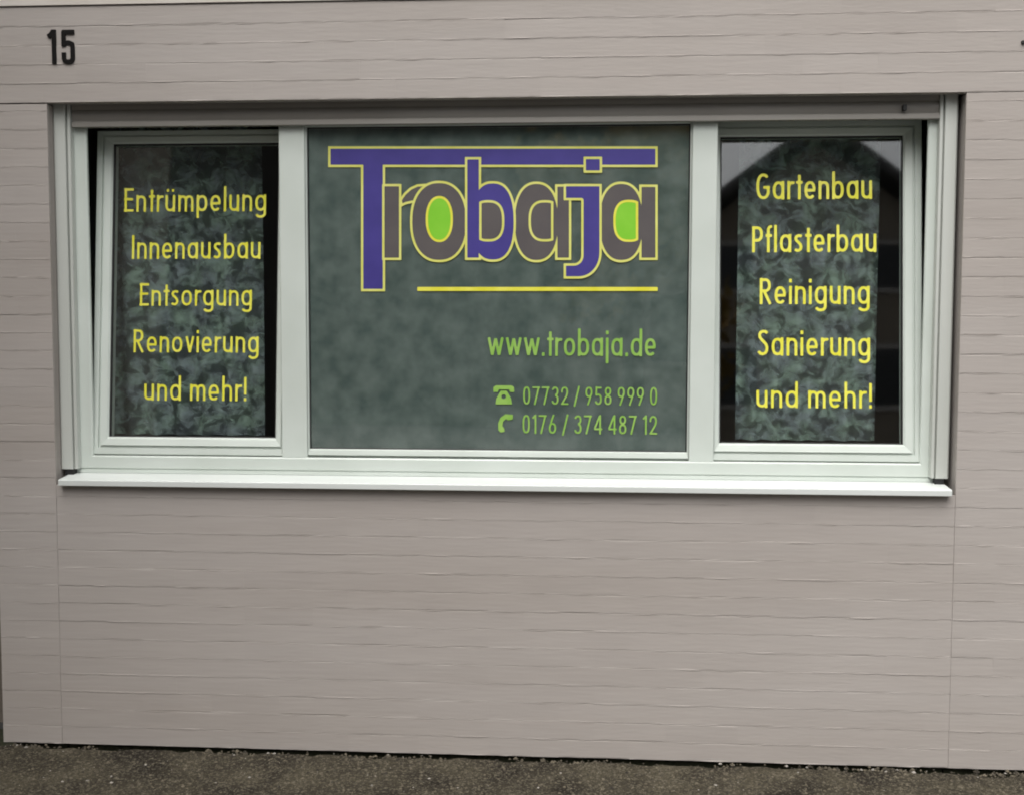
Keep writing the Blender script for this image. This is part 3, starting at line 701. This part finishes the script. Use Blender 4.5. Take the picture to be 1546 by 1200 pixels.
s1 = sash((-1.806, -1.080, 0.000, 1.186), (-1.748, -1.128, 0.064, 1.139),
     [('Entrümpelung', -1.7066, -1.174, 0.889, 0.088), ('Innenausbau', -1.6757, -1.1922, 0.7154, 0.0874), ('Entsorgung', -1.6425, -1.2218, 0.5431, 0.0837),
      ('Renovierung', -1.6639, -1.195, 0.3724, 0.0847), ('und mehr!', -1.6214, -1.2375, 0.1972, 0.0869)], 0.73)
s1['label'] = 'left sash tilted inwards with five yellow lines'
s2 = sash((0.424, 1.162, 0.000, 1.198), (0.465, 1.100, 0.061, 1.145),
     [('Gartenbau', 0.5914, 0.9951, 0.9222, 0.0938), ('Pflasterbau', 0.577, 1.01, 0.7347, 0.0925), ('Reinigung', 0.6041, 0.9873, 0.5511, 0.0923),
      ('Sanierung', 0.5977, 0.9891, 0.3691, 0.0921), ('und mehr!', 0.593, 0.9956, 0.1863, 0.0884)], 0.77)
s2['label'] = 'right sash tilted inwards with five yellow lines'

# ------------------------------------------------------------------ roller shutter
sh = empty('roller_shutter', (-0.33, 0.05, 1.02)); tag(sh, 'roller shutter rolled up, grey slats under the lintel and white side rails', 'shutter')
def SH(o): o.location = Vector(o.location) - sh.location; return o
def rail(xa, xb, flip):
    # U-channel seen from the front: outer cheek, main face, lip and groove on the window side
    w = xb - xa
    pr = [(0, 0.080), (0, 0.052), (0.10, 0.046), (0.72, 0.046), (0.74, 0.048), (0.74, 0.062), (0.84, 0.062), (0.84, 0.052), (0.98, 0.052), (1.0, 0.054), (1.0, 0.0795)]
    pts = [((xb - t*w) if flip else (xa + t*w), y) for t, y in pr]
    SH(extrude_profile('guide_rail', pts, 'z', 1.0265, 2.45, M['rail'], sh))
    SH(box('rail_gap_shade', xa + w*0.25, xb - w*0.25, 0.050, 0.078, 1.004, 1.026, M['black'], sh))  # black block stands in for the shaded gap under the rail
rail(-1.9035, -1.842, False)
rail(1.181, 1.240, True)
def slat(z0, z1, y):
    n = 6; pts = []
    for i in range(n + 1):
        t = i/n; pts.append((y - 0.006*math.sin(math.pi*t), z0 + (z1 - z0)*t))
    for i in range(n, -1, -1):
        t = i/n; pts.append((y + 0.005 - 0.006*math.sin(math.pi*t), z0 + (z1 - z0)*t))
    SH(extrude_profile('slat', pts, 'x', -1.840, 1.186, M['slat'], sh))
slat(2.2685, 2.308, 0.066); slat(2.3085, 2.348, 0.066); slat(2.3485, 2.388, 0.066)
SH(extrude_profile('end_rail', [(0.060, 2.2465), (0.056, 2.2485), (0.056, 2.2640), (0.062, 2.2680), (0.073, 2.2680), (0.074, 2.2465)], 'x', -1.838, 1.184, M['slat'], sh))
SH(box('end_stop', 1.055, 1.068, 0.040, 0.060, 2.273, 2.293, M['black'], sh, bevel=0.002))
SH(box('shutter_box', -1.895, 1.245, 0.1605, 0.168, 2.28, 2.62, M['room'], sh))
hb = MB(); hb.box(-1.896, 1.246, 0.083, 0.161, 2.303, 2.33)
SH(hb.build('box_underside', M['room'], sh))

# ------------------------------------------------------------------ curtains and blind
def curtain(name, xa, xb, z0, z1, y, mat, waves, amp, label, cat, thick=0.0012):
    n, mrows = 60, 10; vs, fs = [], []
    for side in (0, 1):
        for j in range(mrows + 1):
            for i in range(n + 1):
                u, v_ = i/n, j/mrows
                vs.append((xa + (xb - xa)*u, y + amp*math.sin(u*waves*math.tau + 0.6*math.sin(3*v_)) * (1.0 - 0.5*v_) + side*thick, z0 + (z1 - z0)*v_ + (0.001*math.sin(u*40) if j == 0 else 0)))
    K = (n + 1)*(mrows + 1)
    for s in (0, 1):
        for j in range(mrows):
            for i in range(n):
                a = s*K + j*(n + 1) + i
                q = (a, a + 1, a + n + 2, a + n + 1); fs.append(q if s == 0 else q[::-1])
    o = from_data(name, vs, fs, mat, smooth=True); tag(o, label, cat)
    return o
curtain('lace_curtain', -1.815, -1.226, 1.128, 2.42, 0.31, M['lace'], 6, 0.016, 'leaf patterned lace curtain behind the left lettered window', 'curtain')['group'] = 'lace curtains'
curtain('lace_curtain', 0.546, 1.052, 1.128, 2.42, 0.31, M['lace'], 6, 0.016, 'leaf patterned lace curtain behind the right lettered window', 'curtain')['group'] = 'lace curtains'

# ------------------------------------------------------------------ across the street (seen as reflections in the panes)
def gable_house(name, cx, y, w, depth, z_eave, z_apex, label, wallmat, wins, frame='farframe'):
    e = empty(name, (cx, y, 0)); tag(e, label, 'house')
    h = w/2
    m = MB()
    vs = [(-h,0,-.2),(h,0,-.2),(h,0,z_eave),(0,0,z_apex - .15),(-h,0,z_eave)]
    m.add(vs + [(a, -depth, c) for a, b, c in vs], [(0,1,2,3,4),(9,8,7,6,5),(0,4,9,5),(1,6,7,2),(0,5,6,1),(4,3,8,9),(3,2,7,8)])
    m.build('wall', wallmat, e)
    s = (z_apex - z_eave)/h; ov = 0.45
    m = MB()
    pr = [(-h - ov, z_eave - s*ov), (0, z_apex), (h + ov, z_eave - s*ov), (h + ov, z_eave - s*ov + .18), (0, z_apex + .2), (-h - ov, z_eave - s*ov + .18)]
    n = 6; vv = [(a, .4, b) for a, b in pr] + [(a, -depth - .4, b) for a, b in pr]
    m.add(vv, [(0,1,4,5),(1,2,3,4),(11,10,7,6),(10,9,8,7),(5,4,10,11),(4,3,9,10),(0,6,7,1),(1,7,8,2),(2,8,9,3),(0,5,11,6)])
    rf = m.build('roof', M['tiles'], e)
    box('chimney', 0.9, 1.5, -depth*.6, -depth*.6 + .6, z_apex - 1.2, z_apex + 0.7, M['housewall'], rf)
    for (wx, wz, ww, wh) in wins:
        f_ = ring('window', (wx - ww/2, wx + ww/2, wz, wz + wh), (wx - ww/2 + .08, wx + ww/2 - .08, wz + .08, wz + wh - .08), [(0, -.02), (0, .05), (1, .05), (1, -.02)], M[frame], e)
        box('pane', wx - ww/2 + .07, wx + ww/2 - .07, 0.004, 0.02, wz + .07, wz + wh - .07, M['farglass'], f_)
    box('door', -0.5, 0.5, 0.0, 0.05, 0.0, 2.1, M['darkwood'], e)
    return e
gable_house('gabled_house', 3.7, -14, 8.4, 9, 4.1, 7.15, 'brown gabled house mirrored in the right window pane', M['farwall'],
            [(-1.35, 4.55, .8, .9), (1.15, 4.55, .8, .9), (-1.35, 2.7, .9, 1.05), (1.15, 2.7, .9, 1.05), (3.0, 2.7, .9, 1.05), (-3.0, 2.7, .9, 1.05), (-2.2, 0.9, 1.1, 1.2), (2.2, .9, 1.1, 1.2)])
gable_house('boarded_house', -6.1, -14.5, 11.2, 9, 7.6, 12.0, 'dark boarded house mirrored in the left window pane', M['darkwood'],
            [(-2.6, 3.2, 1.0, 1.3), (0, 3.2, 1.0, 1.3), (2.6, 3.2, 1.0, 1.3), (-2.6, .9, 1.0, 1.3), (2.6, .9, 1.0, 1.3)], 'darkwood')
def tree(name, x, y, hgt, rx, rz, mat, label, n):
    e = empty(name, (x, y, 0)); tag(e, label, 'tree')
    vs, fs = [], []
    segs = [((0,0,-.1), (0.08,0.05,hgt*.75), .16, .06)]
    for k in range(9):
        a = k*2.4; z = hgt*(.35 + .045*k); segs.append(((0.04, 0.03, z), (math.cos(a)*rx*.7, math.sin(a)*rx*.7, z + rz*.45), .06, .015))
    for a, b, r0, r1 in segs:
        a, b = Vector(a), Vector(b); d = (b - a).normalized(); u = d.orthogonal().normalized(); w = d.cross(u); k = len(vs)
        for p, r in ((a, r0), (b, r1)):
            for i in range(7): t = i*math.tau/7; vs.append(tuple(p + u*r*math.cos(t) + w*r*math.sin(t)))
        for i in range(7): fs.append((k + i, k + (i+1) % 7, k + 7 + (i+1) % 7, k + 7 + i))
    from_data('trunk', vs, fs, M['bark'], e)
    vs, fs = [], []
    clumps = [Vector((random.gauss(0, .45)*rx, random.gauss(0, .45)*rx, hgt*.68 + random.gauss(0, .42)*rz)) for _ in range(38)]
    for i in range(n):
        c = random.choice(clumps); p = c + Vector((random.gauss(0, .16)*rx, random.gauss(0, .16)*rx, random.gauss(0, .16)*rz))
        u = Vector((random.gauss(0,1), random.gauss(0,1), random.gauss(0,1))).normalized(); w = u.orthogonal().normalized(); s_ = random.uniform(.05, .11); k = len(vs)
        vs += [tuple(p - u*s_), tuple(p + w*s_*.6), tuple(p + u*s_), tuple(p - w*s_*.6)]; fs.append((k, k+1, k+2, k+3))
    from_data('crown', vs, fs, mat, e)
tree('autumn_tree', 0.55, -10.0, 4.6, 1.1, 0.9, M['leaf'], 'brownish autumn tree mirrored at the top of the middle pane', 9000)
tree('sky_cover_tree', -0.5, -12.8, 5.4, 0.95, 1.9, M['needle'], 'dark evergreen tree added to cover the sky mirrored between the houses in the middle pane', 7000)  # added to hide the bright sky gap reflected between the houses
